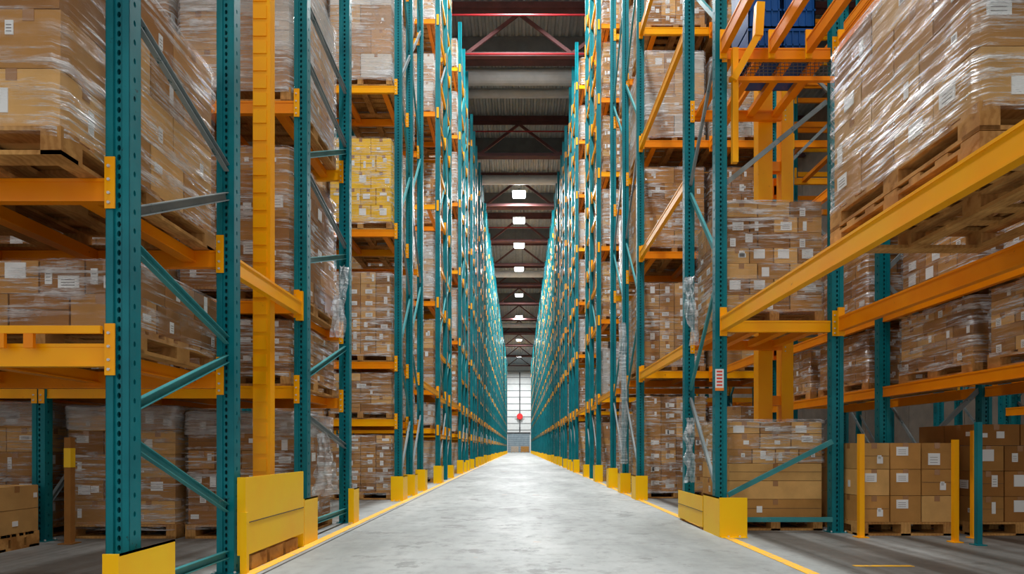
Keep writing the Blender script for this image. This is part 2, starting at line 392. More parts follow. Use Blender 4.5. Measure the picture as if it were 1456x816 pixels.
def carton_mesh(dx, dy, dz, mat, k):
    key = (round(dx, 3), round(dy, 3), round(dz, 3), mat, k)
    if key not in CM: mb = carton_mb(dx, dy, dz, mat, hash((key[0], key[1], key[2], k)) & 0xffff); CM[key] = (mb, mb.mesh('carton'))
    return CM[key]
def wrap_mb(W, L, z0, z1, seed, mat, amp=.008, nx=44, nz=14):
    b = MB(); r = .05; P = []
    hw, hl = W / 2 + .014, L / 2 + .014
    per = [(-hw + r, -hl), (hw - r, -hl), (hw, -hl + r), (hw, hl - r), (hw - r, hl), (-hw + r, hl), (-hw, hl - r), (-hw, -hl + r)]
    ring = []
    for (x0, y0), (x1, y1) in zip(per, per[1:] + per[:1]):
        L_ = math.hypot(x1 - x0, y1 - y0); k = max(1, int(L_ / .09))
        for j in range(k): ring.append((x0 + (x1 - x0) * j / k, y0 + (y1 - y0) * j / k))
    n = len(ring)
    for i in range(nz + 1):
        t = i / nz; z = z0 + (z1 - z0) * t
        for (x, y) in ring:
            q = noise.noise(Vector((x * 3 + seed * 7.1, y * 3 + z * 2.2, z * 9))) * amp + abs(noise.noise(Vector((x * 9, y * 9 + seed, z * 4 + x * 5)))) * amp
            pull = 1 + (q if i else q * 2)
            d = 1 / max(.2, math.hypot(x, y)); px, py = x * (1 + q * d), y * (1 + q * d)
            if i == 0: px *= 1.004; py *= 1.004
            P.append((px, py, z + (noise.noise(Vector((x * 4, y * 4, seed))) * .03 if i == 0 else 0)))
    for (x, y) in ring: P.append((x * .93, y * .93, z1 + .014 + noise.noise(Vector((x * 6, y * 6, seed))) * .006))
    rows = nz + 2
    b.v = P; mi = b.mi(mat)
    for i in range(rows - 1):
        for j in range(n): b.f.append((i * n + j, i * n + (j + 1) % n, (i + 1) * n + (j + 1) % n, (i + 1) * n + j)); b.m.append(mi)
    b.f.append(tuple((rows - 1) * n + j for j in range(n))); b.m.append(mi)
    return b
PM = {}
def pallet_mesh(W, L):
    k = (round(W, 2), round(L, 2))
    if k not in PM: mb = pallet_mb(*k); PM[k] = (mb, mb.mesh('wooden_pallet'))
    return PM[k]
def layout(W, L, H, nx, ny, nz, seed, mats, brick=True, ragged=0):
    """places of the cartons of one load: (x, y, z, dx, dy, dz, material, variant, turn)"""
    r = random.Random(seed); out = []; dz = H / nz
    for k in range(nz):
        a = nx + (k % 2 if brick and nx < 4 else 0); c = ny + ((k + 1) % 2 if brick and ny < 4 else 0)
        dx, dy = W / a, L / c
        for i in range(a):
            for j in range(c):
                if 0 < i < a - 1 and 0 < j < c - 1 and k < nz - 1: continue
                if k == nz - 1 and ragged and r.random() < ragged: continue
                out.append((-W / 2 + dx * (i + .5), -L / 2 + dy * (j + .5), k * dz, dx - .004, dy - .004, dz, r.choice(mats), r.randrange(4), r.uniform(-.012, .012)))
    return out
TAN = ['cardboard_tan', 'cardboard_tan', 'cardboard_brown', 'cardboard_light']
BRN = ['cardboard_brown', 'cardboard_tan', 'cardboard_brown']
LGT = ['cardboard_light', 'cardboard_tan', 'carton_white']
MIX = ['cardboard_tan', 'carton_white', 'cardboard_light']
KINDS = [  # nx, ny, nz, materials, film, phrase
    (2, 3, 5, TAN, 'film_clear', 'film-wrapped brown carton load'),
    (3, 3, 6, BRN, 'film_clear', 'film-wrapped dark brown carton load'),
    (3, 3, 5, LGT, 'film_milky', 'pale film-wrapped carton load'),
    (4, 4, 7, TAN, 'film_clear', 'film-wrapped load of small cartons'),
    (2, 2, 4, MIX, 'film_milky', 'whitish film-wrapped carton load'),
]
W0, L0 = 1.08, 1.36
def load_parts(name, x, y, z, W, L, H, kind, label, group, wrapped=True, seed=0, rz=0.0, mats=None, ragged=0, filmmat=None, grid=None, band=0):
    """a wrapped load near the camera, with its pallet, every carton and its film as parts"""
    nx, ny, nz, ms, fm, ph = KINDS[kind]
    if grid: nx, ny, nz = grid
    t = empty('wrapped_pallet_load', (x, y, z + .002), rz); tag(t, label, 'pallet load', group)
    ob('wooden_pallet', pallet_mesh(W, L)[1], t)
    for (cx, cy, cz, dx, dy, dz, mt, v, tz) in layout(W - .03, L - .03, H, nx, ny, nz, seed, mats or ms, True, ragged):
        ob('carton', carton_mesh(dx, dy, dz, mt, v)[1], t, (cx, cy, .142 + cz), tz)
    if wrapped:
        me = wrap_mb(W, L, .09, .142 + H, seed, filmmat or fm).mesh('stretch_wrap', True); ob('stretch_wrap', me, t)
    if band: ob('top_film', wrap_mb(W + .008, L + .02, .142 + H - band, .155 + H, seed + 5, 'film_loose', .009).mesh('top_film', True), t)
    return t
JM = {}
def load_mesh(kind, H, lod):
    key = (kind, H, lod)
    if key in JM: return JM[key]
    nx, ny, nz, ms, fm, ph = KINDS[kind]; b = MB()
    if lod < 2:
        b.merge(pallet_mesh(W0, L0)[0])
        for (cx, cy, cz, dx, dy, dz, mt, v, tz) in layout(W0 - .03, L0 - .03, H, nx, ny, max(3, int(nz * H / 1.2)), kind * 31 + int(H * 10), ms):
            b.merge(carton_mesh(dx, dy, dz, mt, v)[0], Matrix.Translation((cx, cy, .142 + cz)) @ Matrix.Rotation(tz, 4, 'Z'))
        b.merge(wrap_mb(W0, L0, .09, .142 + H, kind * 3, fm))
    else:
        for x in (-.49, 0, .49):
            for y in (-.6, 0, .6): b.cbox((x, y, .06), (.1, .15, .12), 'pallet_wood')
        b.cbox((0, 0, .13), (W0, L0, .025), 'pallet_wood')
        for k in range(4): b.box((-W0 / 2 + .01, -L0 / 2 + .01, .142 + k * H / 4), (W0 / 2 - .01, L0 / 2 - .01, .138 + (k + 1) * H / 4), ms[k % len(ms)], None)
        b.box((-W0 / 2, -L0 / 2, .12), (W0 / 2, L0 / 2, .15 + H), fm, skip=(0,))
    JM[key] = (b, b.mesh('pallet_load')); return JM[key]

# ------------------------------------------------------------------ racks
RH = 16.0                                            # top of the uprights
PWX, PWY = .125, .10
def holed_strip(b, o, u, vdir, w, z0, z1, pitch, hr, mat, depth_dir, depth=.02):
    """vertical strip of sheet, w wide along u, pierced once per pitch"""
    o = Vector(o); u = Vector(u); dd = Vector(depth_dir)
    n = int((z1 - z0) / pitch); mi = b.mi(mat)
    for k in range(n):
        za = z0 + k * pitch; zc = za + pitch / 2; zb = za + pitch
        R = [(-w / 2, za), (0, za), (w / 2, za), (w / 2, zc), (w / 2, zb), (0, zb), (-w / 2, zb), (-w / 2, zc)]
        Hh = [(hr * .75 * math.cos(a), zc + hr * 1.25 * math.sin(a)) for a in [math.radians(225 + 45 * i) for i in range(8)]]
        kk = len(b.v)
        b.v += [tuple(o + u * x + Vector((0, 0, z))) for x, z in R] + [tuple(o + u * x + Vector((0, 0, z))) for x, z in Hh] + [tuple(o + u * x + Vector((0, 0, z)) + dd * depth) for x, z in Hh]
        for i in range(8):
            j = (i + 1) % 8
            b.f.append((kk + i, kk + j, kk + 8 + j, kk + 8 + i)); b.m.append(mi)
            b.f.append((kk + 8 + i, kk + 8 + j, kk + 16 + j, kk + 16 + i)); b.m.append(mi)
def post_mb(H, s, holes=True):
    """perforated upright: web to the camera, pierced flange to the aisle (s = +1: aisle lies at +x)"""
    b = MB(); w, d = PWX, PWY; m = 'teal_paint'; rs = .012
    x0, x1, y0, y1 = -w / 2, w / 2, -d / 2, d / 2
    sw = .042
    b.box((x0, y0, 0), (-sw / 2, y0 + .004, H), m); b.box((sw / 2, y0, 0), (x1, y0 + .004, H), m)
    b.box((-sw / 2 - .003, y0, 0), (-sw / 2, y0 + rs, H), m); b.box((sw / 2, y0, 0), (sw / 2 + .003, y0 + rs, H), m)
    if holes:
        holed_strip(b, (0, y0 + rs, 0), (1, 0, 0), None, sw, 0, H, .05, .0135, m, (0, 1, 0))
        holed_strip(b, (s * (w / 2), y0 + .045, 0), (0, s * 1, 0), None, .05, 0, H, .10, .013, m, (-s, 0, 0))
        b.box((min(s * w / 2, s * (w / 2 - .003)), y0, 0), (max(s * w / 2, s * (w / 2 - .003)), y0 + .02, H), m)
        b.box((min(s * w / 2, s * (w / 2 - .003)), y0 + .07, 0), (max(s * w / 2, s * (w / 2 - .003)), y1, H), m)
    else:
        b.box((-sw / 2, y0 + rs, 0), (sw / 2, y0 + rs + .003, H), m)
        b.box((min(s * w / 2, s * (w / 2 - .003)), y0, 0), (max(s * w / 2, s * (w / 2 - .003)), y1, H), m)
    b.box((min(-s * w / 2, -s * (w / 2 - .003)), y0, 0), (max(-s * w / 2, -s * (w / 2 - .003)), y1, H), m)
    b.box((x0, y1 - .003, 0), (x1, y1, H), m)
    b.box((x0 + .004, y0 + .035, 0), (x1 - .004, y0 + .037, H), 'hole_shade')  # near-black sheet: paints the shade inside the hollow post behind its holes
    return b
POST = {(s, h, H): post_mb(H, s, h) for s in (-1, 1) for h in (True, False) for H in (RH,)}
POSTM = {k: v.mesh('post') for k, v in POST.items()}
foot = MB(); foot.box((-.09, -.08, 0), (.09, .08, .008), 'teal_paint')
for x in (-.075, .075):
    for y in (-.065, .065): foot.tube([(x, y, .008), (x, y, .022)], .009, 'bolt_metal', 6)
FOOT = foot.mesh('foot_plate')
def beam_mb(L, axis, h=.12, t=.05, mat='orange_paint'):
    """step beam from 0 to L along axis, top at z = 0"""
    b = MB()
    if axis == 'x':
        b.box((0, -t / 2, -h), (L, t / 2, -.03), mat); b.box((0, -t / 2, -.03), (L, t / 2 - .018, 0), mat)
        b.box((0, -t / 2 - .004, -h), (L, -t / 2, -h + .016), mat); b.box((0, -t / 2 - .004, -.018), (L, -t / 2, 0), mat)
    else:
        b.box((-t / 2, 0, -h), (t / 2, L, 0), mat)
        for s in (-1, 1):
            b.box((min(s * t / 2, s * (t / 2 + .004)), 0, -h), (max(s * t / 2, s * (t / 2 + .004)), L, -h + .016), mat)
            b.box((min(s * t / 2, s * (t / 2 + .004)), 0, -.018), (max(s * t / 2, s * (t / 2 + .004)), L, 0), mat)
    return b
BM = {}
def beam_mesh(L, axis, h=.12, mat='orange_paint'):
    k = (round(L, 3), axis, h, mat)
    if k not in BM: mb = beam_mb(L, axis, h, .05, mat); BM[k] = (mb, mb.mesh('beam'))
    return BM[k]
con = MB(); con.box((-.027, -.006, -.17), (.027, 0, .10), 'yellow_orange_paint')
for z in (-.14, -.09, -.02, .05): con.tube([(-.004, -.014, z), (-.004, -.006, z)], .008, 'bolt_metal', 6)
CONN = con.mesh('connector_plate')

def rack(label, side, ys, xs, levels, det=0, height=RH, side_levels=None, group='teal pallet racks along the aisle', braces=None, skip=(), bracez0=.35, midbeams=True, conn=True):
    """one free-standing rack: side -1 left, +1 right; ys posts along the aisle, xs distances from the aisle middle"""
    s = side; t = empty('pallet_rack', (s * xs[0], ys[0], 0)); tag(t, label, 'pallet rack', group)
    ox, oy = s * xs[0], ys[0]
    one = MB() if det >= 2 else None
    def put(name, mb, me, loc, sub=None):
        if one is not None: one.merge(mb, Matrix.Translation(loc)); return None
        return ob(name, me, t, loc)
    hk = det == 0
    for x in xs:
        for y in ys:
            if (x, y) in skip: continue
            p = (s * x - ox, y - oy, 0)
            o = put('post', POST[(-s, hk, RH)], POSTM[(-s, hk, RH)], p)
            if o is not None:
                o.scale = (1, 1, height / RH)
                if det == 0: ob('foot_plate', FOOT, t, p)
    # bracing in the end frames
    for xi, x in enumerate(xs):
        for a, c in zip(ys, ys[1:]):
            if (x, c) in skip: continue
            z = bracez0; k = 0; lat = MB(); d = (c - a) * .95
            if braces and xi == 0:
                for (za, zc, m_) in braces:
                    bb = MB(); bb.angle((s * x - ox, a - oy + .05, za), (s * x - ox, c - oy - .05, zc), .055, .006, m_, (1, 0, 0)); ob('brace', bb, t)
                z = max(max(q[:2]) for q in braces) + .1
            while z + d < height - .2:
                A = (s * x - ox, a - oy + .05, z if k % 2 == 0 else z + d); B = (s * x - ox, c - oy - .05, z + d if k % 2 == 0 else z)
                m_ = 'teal_brace' if k % 3 else 'grey_strut'
                if det == 0 and z < 9 and xi == 0:
                    bb = MB(); bb.angle(A, B, .05, .006, m_, (1, 0, 0)); ob('brace', bb, t)
                else: lat.angle(A, B, .05, .006, m_, (1, 0, 0))
                z += d + .12; k += 1
            if lat.f:
                if one is not None: one.merge(lat)
                else: ob('bracing', lat, t)
    for zi, z in enumerate(levels):
        for xa, xb in zip(xs, xs[1:]):
            L = xb - xa - PWX - .004; xl = min(s * xa, s * xb) + PWX / 2 + .002
            for yi, y in enumerate(ys):
                if len(ys) > 2 and not midbeams and 0 < yi < len(ys) - 1: continue
                mat = 'yellow_orange_paint' if (zi + yi) % 3 == 0 else 'orange_paint'
                bm = beam_mesh(L, 'x', .12, mat)
                o = put('beam', bm[0], bm[1], (xl - ox, y - oy, z))
                if o is not None and det == 0 and conn:
                    for e, off in ((0, -.03), (L, .03)): ob('connector_plate', CONN, o, (e + off, -.055, 0))
                elif one is not None or det == 1:
                    q = MB(); q.box((-.03, -.062, -.17), (.03, -.052, .10), 'yellow_orange_paint')
                    if one is not None: one.merge(q, Matrix.Translation((s * xa - ox, y - oy, z)))
                    else: ob('connector_plate', cached('connq', q), t, (s * xa - ox, y - oy, z))
    if det < 2:                                       # bars under the pallets, front beam to rear beam
        for zi, z in enumerate(levels[:6] if det == 0 else levels):
            for xa, xb in zip(xs[:2] if det else xs, xs[1:]):
                for fr in (.10, .36, .62, .88):
                    L = ys[1] - ys[0] - .054; xx = s * (xa + (xb - xa) * fr) - ox
                    bm = MB(); bm.box((-.03, 0, -.085), (.03, L, -.002), 'orange_paint'); bm.box((-.045, 0, -.085), (.045, L, -.075), 'orange_paint')
                    ob('support_bar', cached(f'bar_{L:.2f}', bm), t, (xx, .027, z))
    for z in (side_levels or ()):
        for a, c in zip(ys, ys[1:]):
            L = c - a - PWY - .004
            bm = beam_mesh(L, 'y', .11, 'yellow_orange_paint'); put('side_beam', bm[0], bm[1], (0, a - oy + PWY / 2 + .002, z - .14))
    if det >= 1:                                      # connector plates on the aisle face of every upright
        for yi, y in enumerate(ys):
            for zi, z in enumerate(sorted(list(levels) + list(side_levels or ()))):
                e = .03 * ((zi * 3 + yi) % 3); ml = ('yellow_orange_paint', 'orange_paint')[(zi + yi) % 2]
                q = MB(); q.box((-s * PWX / 2 - .012, -.045, -.30 - e), (-s * PWX / 2 + .001, .045, .08), ml)
                if one is not None: one.merge(q, Matrix.Translation((0, y - oy, z)))
                else: ob('connector_plate', cached(f'conn_{s}_{(zi * 3 + yi) % 3}_{(zi + yi) % 2}', q), t, (0, y - oy, z))
    if one is not None:
        bpy.data.objects.remove(t); t = ob('pallet_rack', one, None, (ox, oy, 0)); tag(t, label, 'pallet rack', group)
    return t
_C = {}
def cached(k, mb):
    if k not in _C: _C[k] = mb.mesh(k)
    return _C[k]
def ybeam(side, X, y0, y1, z, label, h=.13, mat='yellow_orange_paint'):
    """long beam parallel to the aisle, hung between uprights"""
    L = y1 - y0; t = ob('bridge_beam', beam_mb(L, 'y', h, .05, mat), None, (side * X, y0, z)); tag(t, label, 'beam', 'beams bridging the gaps between racks')
    for y in (0, L):
        q = MB(); q.box((-.034, -.03 if y else 0, -h - .05), (.034, .03 if not y else 0, .10), mat); ob('end_plate', q, t, (0, y, 0))
    return t

def SLV(g, i): return None if i == 0 else sorted(g + [z + 1.15 for z in g[1:-1]])
XL, XR = 2.10, 2.15
SH_L, SH_R = 'left', 'right'
LV = {'A': [1.45, 2.32, 4.3], 'B': [1.5, 2.32, 4.25, 6.6, 9.0, 11.4, 13.8]}
genL = [1.40, 2.40, 4.70, 7.20, 9.60, 12.0, 14.4]
genR = [2.26, 4.38, 6.35, 8.35, 10.35, 12.35, 14.4]
# near left
rack('teal and orange pallet rack nearest the camera on the left side', -1, [3.32, 4.52], [XL, 4.75, 7.4], LV['A'] + [6.6, 9, 11.4, 13.8], 0,
     braces=[(2.0, 1.67, 'teal_brace'), (1.12, 1.54, 'teal_brace'), (.93, .47, 'teal_brace'), (2.17, 2.70, 'grey_strut'), (.14, .14, 'teal_brace'), (3.25, 2.9, 'grey_strut')])
rack('second pallet rack along the left side, beside the large yellow barrier', -1, [6.06, 7.56], [XL, 4.62, 7.2], LV['B'], 0,
     braces=[(5.27, 5.18, 'grey_strut'), (4.72, 4.54, 'grey_strut'), (3.76, 4.46, 'teal_brace'), (3.62, 3.32, 'grey_strut'), (2.73, 3.2, 'teal_brace'), (1.6, 2.1, 'teal_brace'), (1.22, .92, 'grey_strut'), (.15, .15, 'teal_brace')])
# left row in depth
unitsL = [[10.9, 12.0, 13.3], [16.2, 17.8, 18.9]]; y = 22.2
while y < 106: unitsL.append([y, y + 1.5, y + 2.9]); y += 5.45
unitsR = [[11.1, 12.65, 14.3], [16.9, 18.5, 19.7]]; y = 23.3
while y < 106: unitsR.append([y, y + 1.5, y + 2.9]); y += 5.45
for i, u in enumerate(unitsL):
    det = 0 if i == 0 else (1 if i < 4 else 2)
    rack(f'teal pallet rack with orange beams, {ORD[i + 3]} along the left side', -1, u, [XL, 4.75, 7.4, 10.0] if i < 2 else ([XL, 4.75, 7.4] if i < 5 else [XL, 4.75]), genL, det, RH if i % 3 else RH - .35, SLV(genL, i), conn=(i == 0))
for i, u in enumerate(unitsR):
    det = 0 if i == 0 else (1 if i < 4 else 2)
    rack(f'teal pallet rack with orange beams, {ORD[i + 3]} along the right side', 1, u, [XR, 4.8, 7.45, 10.05] if i < 2 else ([XR, 4.8, 7.45] if i < 5 else [XR, 4.8]), genR, det, RH if i % 3 else RH - .3, SLV(genR, i), conn=(i == 0))
# near right: narrow tower with its frame facing the camera, and the bay running towards the camera
T = rack('narrow teal rack tower on the right side behind the long yellow kick guard', 1, [6.70, 7.93], [XR, 3.39], [2.26, 5.17, 9.3, 11.4, 13.5], 0, skip=((3.39, 7.93),))
o_ = Vector((XR, 6.70, 0))
def tpart(name, a, c, w, mat, t_=T, o=o_, flat=False):
    b = MB(); a = Vector(a) - o; c = Vector(c) - o
    (b.bar if flat else lambda *q: b.angle(*q))(a, c, w, .006 if not flat else w, mat, (0, 1, 0)); return ob(name, b, t_)
tpart('brace', (2.22, 6.64, .40), (3.33, 6.64, .97), .05, 'teal_brace')
tpart('brace', (2.22, 6.64, .14), (3.33, 6.64, .14), .05, 'teal_brace')
for z in (3.75, 6.3): tpart('brace', (2.22, 6.76, z), (3.33, 6.76, z + .9), .05, 'grey_strut')
tpart('guard_rail', (2.22, 6.60, 4.79), (3.33, 6.60, 4.79), .045, 'orange_paint', flat=True)
tpart('strut', (2.27, 6.58, 3.9), (2.27, 6.58, 5.1), .06, 'yellow_orange_paint', flat=True)
tpart('strut', (2.24, 6.55, 4.75), (2.50, 6.55, 5.22), .07, 'yellow_orange_paint', flat=True)
tpart('strut', (2.50, 6.55, 5.20), (2.52, 6.55, 5.55), .085, 'yellow_orange_paint', flat=True)
b = MB()
for k in range(26): x = .12 + k * .045; b.bar((x, -.09, 4.81), (x, -.09, 4.98), .005, .005, 'wire_dark')
for k in range(5): b.bar((.1, -.09, 4.83 + k * .035), (1.2, -.09, 4.83 + k * .035), .005, .005, 'wire_dark')
ob('wire_mesh', b, T)
# paper notice on the front upright, small tag on the next one
n = MB(); n.box((-.045, -.0015, 0), (.045, 0, .20), 'paper_label'); n.box((-.046, -.002, -.03), (.046, 0, .0), 'tag_orange')
for k in range(5): n.box((-.03, -.0025, .02 + k * .036), (.03, -.0015, .038 + k * .036), 'ink_red')
q = ob('notice_label', n, T, (-.02, -.055, 1.54)); q['label'] = 'white paper notice with red bars'
n = MB(); n.box((-.035, -.002, 0), (.035, 0, .11), 'paper_label'); ob('notice_label', n, T, (0, 1.23 - .055, 1.09))
N_ = empty('pallet_rack', (XR, 2.2, 0)); tag(N_, 'near right rack bay whose long yellow beams run towards the camera', 'pallet rack', 'teal pallet racks along the aisle')
for x in (0, 1.24): ob('post', POSTM[(-1, True, RH)], N_, (x, 0, 0)); ob('foot_plate', FOOT, N_, (x, 0, 0))
for z in (2.28, 5.20):
    for x in ((0, 1.24) if z < 3 else (0, .51, .90, 1.24)):
        h = .15
        o = ob('beam', beam_mb(6.59 - 2.26, 'y', h, .055, 'yellow_orange_paint' if x == 0 and z < 3 else 'orange_paint'), N_, (x, .06, z))
        q = MB(); q.box((-.034, -.02, -h - .05), (.034, 0, .10), 'yellow_orange_paint'); ob('connector_plate', q, o, (0, 6.59 - 2.26, 0))
for z in (.5, 1.7, 2.9): 
    b = MB(); b.angle((0.05, 0, z), (1.2, 0, z + 1), .05, .006, 'teal_brace', (0, 1, 0)); ob('brace', b, N_)
# bridging beams
zr = [(2.24, 'lowest'), (4.36, 'second'), (6.30, 'third'), (8.3, 'fourth')]
for z, w in zr:
    ybeam(1, XR, 7.99, 11.04, z, f'{w} yellow beam bridging the gap behind the right rack tower, aisle side')
    ybeam(1, 3.39, 8.25, 11.04, z, f'{w} orange beam bridging the gap behind the right rack tower, inner side', .12, 'orange_paint')
for z, w in ((2.30, 'lowest'), (4.2, 'second'), (6.5, 'third')):
    if z < 3: ybeam(-1, XL, 4.58, 6.00, z, f'{w} yellow beam between the two nearest left racks, aisle side')
    ybeam(-1, 4.62, 4.58, 6.00, z, f'{w} orange beam between the two nearest left racks, inner side', .12, 'orange_paint')
def chain(side, X, units, z, word):
    for i, (u, v_) in enumerate(zip(units, units[1:])):
        if i > 9: break
        ybeam(side, X, u[-1] + .06, v_[0] - .06, z, f'low yellow beam joining the {ORD[i + 3]} and {ORD[i + 4]} racks along the {word} side', .12)
chain(-1, XL, unitsL, 2.36, 'left'); chain(1, XR, unitsR, 2.24, 'right')

# second and third rows on the right, running with the aisle
def row_rack(label, X0, X1, ys, levels, side=1, height=RH, holes=True, braces=True):
    t = empty('pallet_rack', (side * X0, ys[0], 0)); tag(t, label, 'pallet rack', 'teal pallet racks behind the front row')
    for y in ys:
        for x in (X0, X1): ob('post', POSTM[(-side, holes, RH)], t, (side * (x - X0), y - ys[0], 0), 0, (1, 1, height / RH))
        b = MB(); z = .5; k = 0
        while z < height - 1.6:
            b.angle((.04 * side, y - ys[0], z + (k % 2) * 1.1), ((X1 - X0 - .04) * side, y - ys[0], z + 1.1 - (k % 2) * 1.1), .05, .006, 'grey_strut', (0, 1, 0)); z += 1.25; k += 1
        ob('bracing', b, t)
    for z in levels:
        for a, c in zip(ys, ys[1:]):
            for x in (X0, X1):
                o = ob('beam', beam_mesh(c - a - .106, 'y', .12, 'orange_paint')[1], t, (side * (x - X0), a - ys[0] + .053, z))
    return t
row_rack('second row rack on the right, its brown carton loads under the roof beams', 4.30, 5.5, [3.4, 7.4, 10.6], [1.62, 2.50, 4.5, 6.5, 8.5])
row_rack('third row rack deep on the right side', 7.3, 8.5, [3.4, 6.4, 9.4], [1.5, 2.45, 4.5, 6.5, 8.5])
row_rack('fourth row rack deepest on the right side', 10.4, 11.6, [3.4, 6.4, 9.4], [1.5, 2.45, 4.5, 6.5, 8.5])
row_rack('deep left row rack behind the nearest racks', 10.0, 11.2, [2.6, 5.6, 8.6], [1.5, 2.45, 4.5, 6.5, 8.5], -1)

# orange twin column behind the right tower
t = empty('steel_column', (3.12, 8.06, 0)); tag(t, 'twin orange steel column behind the right rack tower', 'column')
for x, w in ((0.026, .18), (.307, .15)):
    b = MB(); b.box((x - w / 2, -.08, 0), (x + w / 2, .08, 6.55), 'yellow_orange_paint'); b.box((x - w / 2 - .02, -.10, 6.4), (x + w / 2 + .02, .10, 6.62), 'orange_paint')
    ob('leg', b, t)
for z in (1.45, 2.75, 4.45, 5.7):
    b = MB(); b.box((.116, -.05, z), (.232, .05, z + .12), 'orange_paint'); ob('crosspiece', b, t)
b = MB(); b.box((-.10, -.06, 0), (.42, .12, .02), 'steel_dark'); ob('base_plate', b, t)
# yellow column on the left
t = empty('steel_column', (-2.2, 5.44, 0)); tag(t, 'tall yellow steel column rising behind the large yellow barrier', 'column')
b = MB(); b.box((-.095, -.05, 0), (.03, -.03, 9.0), 'yellow_orange_paint'); b.box((.03, -.05, 0), (.055, .05, 9.0), 'yellow_orange_paint'); b.box((-.095, .03, 0), (.03, .05, 9.0), 'yellow_orange_paint')
ob('web', b, t)
b = MB()
for k in range(58): b.box((-.09, -.058, .25 + k * .15), (.025, -.05, .36 + k * .15), 'yellow_orange_paint')
ob('lug_plate', b, t)
b = MB(); b.box((-.12, -.09, 0), (.08, .09, .015), 'steel_dark'); ob('base_plate', b, t)

# ------------------------------------------------------------------ yellow guards
def guard_big():
    t = empty('rack_barrier', (-1.955, 4.47, 0)); tag(t, 'large yellow steel barrier panel beside the lane, tallest of the guards', 'barrier')
    b = MB(); b.box((-.012, 0, .13), (0, 1.2, .69), 'guard_yellow'); b.box((-.016, -.01, .36), (.004, 1.2, .366), 'print_dark'); ob('panel', b, t)
    b = MB(); b.box((-.035, -.012, 0), (.012, 0.03, .44), 'guard_yellow'); b.box((-.06, .0, .13), (-.012, .012, .69), 'guard_yellow'); ob('front_flange', b, t)
    b = MB(); b.box((-.05, 1.2, 0), (.0, 1.215, .43), 'guard_yellow'); ob('rear_flange', b, t)
    for k in range(3):
        b = MB(); b.box((-.09, .15 + k * .34, 0), (-.02, .43 + k * .34, .105), 'pallet_wood'); ob('timber_block', b, t)
guard_big()
def guard(x0, x1, y0, y1, h, side, label, cuts=None):
    """angle guard: a plate facing the camera and a plate facing the aisle, with two anchor bolts"""
    t = empty('post_guard', (x0, y0, 0)); tag(t, label, 'post guard', 'yellow upright guards along the aisle')
    w, d = x1 - x0, y1 - y0; th = .008
    b = MB(); b.box((0, 0, 0), (w, th, h), 'guard_yellow'); ob('front_plate', b, t)
    xs0 = w - th if side < 0 else 0
    b = MB(); b.box((xs0, th, 0), (xs0 + th, d, h), 'guard_yellow'); b.box((xs0, th, h - .012), (xs0 + th, d, h), 'guard_yellow')
    ob('side_plate', b, t)
    b = MB(); b.box((.01, -.05, 0), (w - .01, 0, .006), 'guard_yellow')
    for x in (w * .3, w * .7): b.tube([(x, -.025, .006), (x, -.025, .02)], .01, 'bolt_metal', 6)
    ob('foot', b, t)
    return t
guard(-2.06, -1.98, 3.09, 3.60, .375, -1, 'yellow post guard at the foot of the upright nearest the camera, left side')
guard(-2.17, -1.98, 5.77, 6.15, .43, -1, 'yellow post guard directly behind the large yellow barrier')
guard(-2.025, -1.96, 7.42, 7.66, .42, -1, 'slim yellow post guard on the far upright of the second left rack')
g = guard(2.02, 2.30, 6.30, 6.85, .40, 1, 'yellow post guard at the front corner of the right rack tower')
t = empty('kick_guard', (2.02, 6.87, 0)); tag(t, 'long low yellow kick plate linking both uprights of the right rack tower', 'kick guard')
b = MB(); b.box((-.004, 0, .03), (.004, 1.05, .37), 'guard_yellow'); b.box((-.008, 0, .2), (.006, 1.05, .205), 'print_dark'); ob('panel', b, t)
b = MB(); b.box((.004, .05, 0), (.06, .12, .10), 'pallet_wood'); b.box((.004, .9, 0), (.06, .97, .10), 'pallet_wood'); ob('support_block', b, t)
for side, X, units, word in ((-1, XL, unitsL, 'left'), (1, XR, unitsR, 'right')):
    for i, u in enumerate(units):
        for j, y in enumerate(u):
            if j == 1 and i % 2: continue
            if side > 0: xa, xb = X - .13, X + .08
            else: xa, xb = -X - .08, -X + .13
            pos = ('front', 'middle', 'rear')[j]
            guard(xa, xb, y - .17 - (.1 if j == 0 else 0), y + .15, (.45, .40, .42)[j] + .03 * ((i * 7 + j) % 3 - 1), side, f'yellow post guard at the {pos} upright of the {ORD[i + 3]} {word} rack')
# thin yellow and teal marker posts on the floor
def marker(px, py, top, w, mats, label):
    p = at(px, py, F * CH / (py - VY)); h = (py - top) * p.y / F
    t = empty('marker_post', (p.x, p.y, 0)); tag(t, label, 'marker post')
    b = MB(); b.box((-w / 2, -w / 2, .01), (w / 2, w / 2, h), mats[0])
    if len(mats) > 1: b.box((-w / 2 - .002, -w / 2 - .002, h * .72), (w / 2 + .002, w / 2 + .002, h * .9), mats[1])
    ob('pole', b, t)
    b = MB(); b.box((-w * 1.1, -w * 1.1, 0), (w * 1.1, w * 1.1, .01), mats[0]); ob('foot', b, t)
marker(1224, 764, 617, .05, ['yellow_orange_paint'], 'yellow post before the left edge of the tidy brown carton stack')
marker(1358, 771, 625, .045, ['yellow_orange_paint'], 'yellow post right of the tidy brown carton stack')
marker(1384, 765, 612, .04, ['yellow_orange_paint'], 'yellow post just left of the thin teal post')
marker(1391, 775, 600, .045, ['teal_paint'], 'thin teal post standing on the floor at the far right')
marker(99, 773, 622, .06, ['cardboard_brown', 'yellow_tag'], 'brown post with a yellow band before the left floor cartons')
marker(196, 740, 598, .05, ['yellow_orange_paint'], 'yellow post seen behind the nearest left upright')

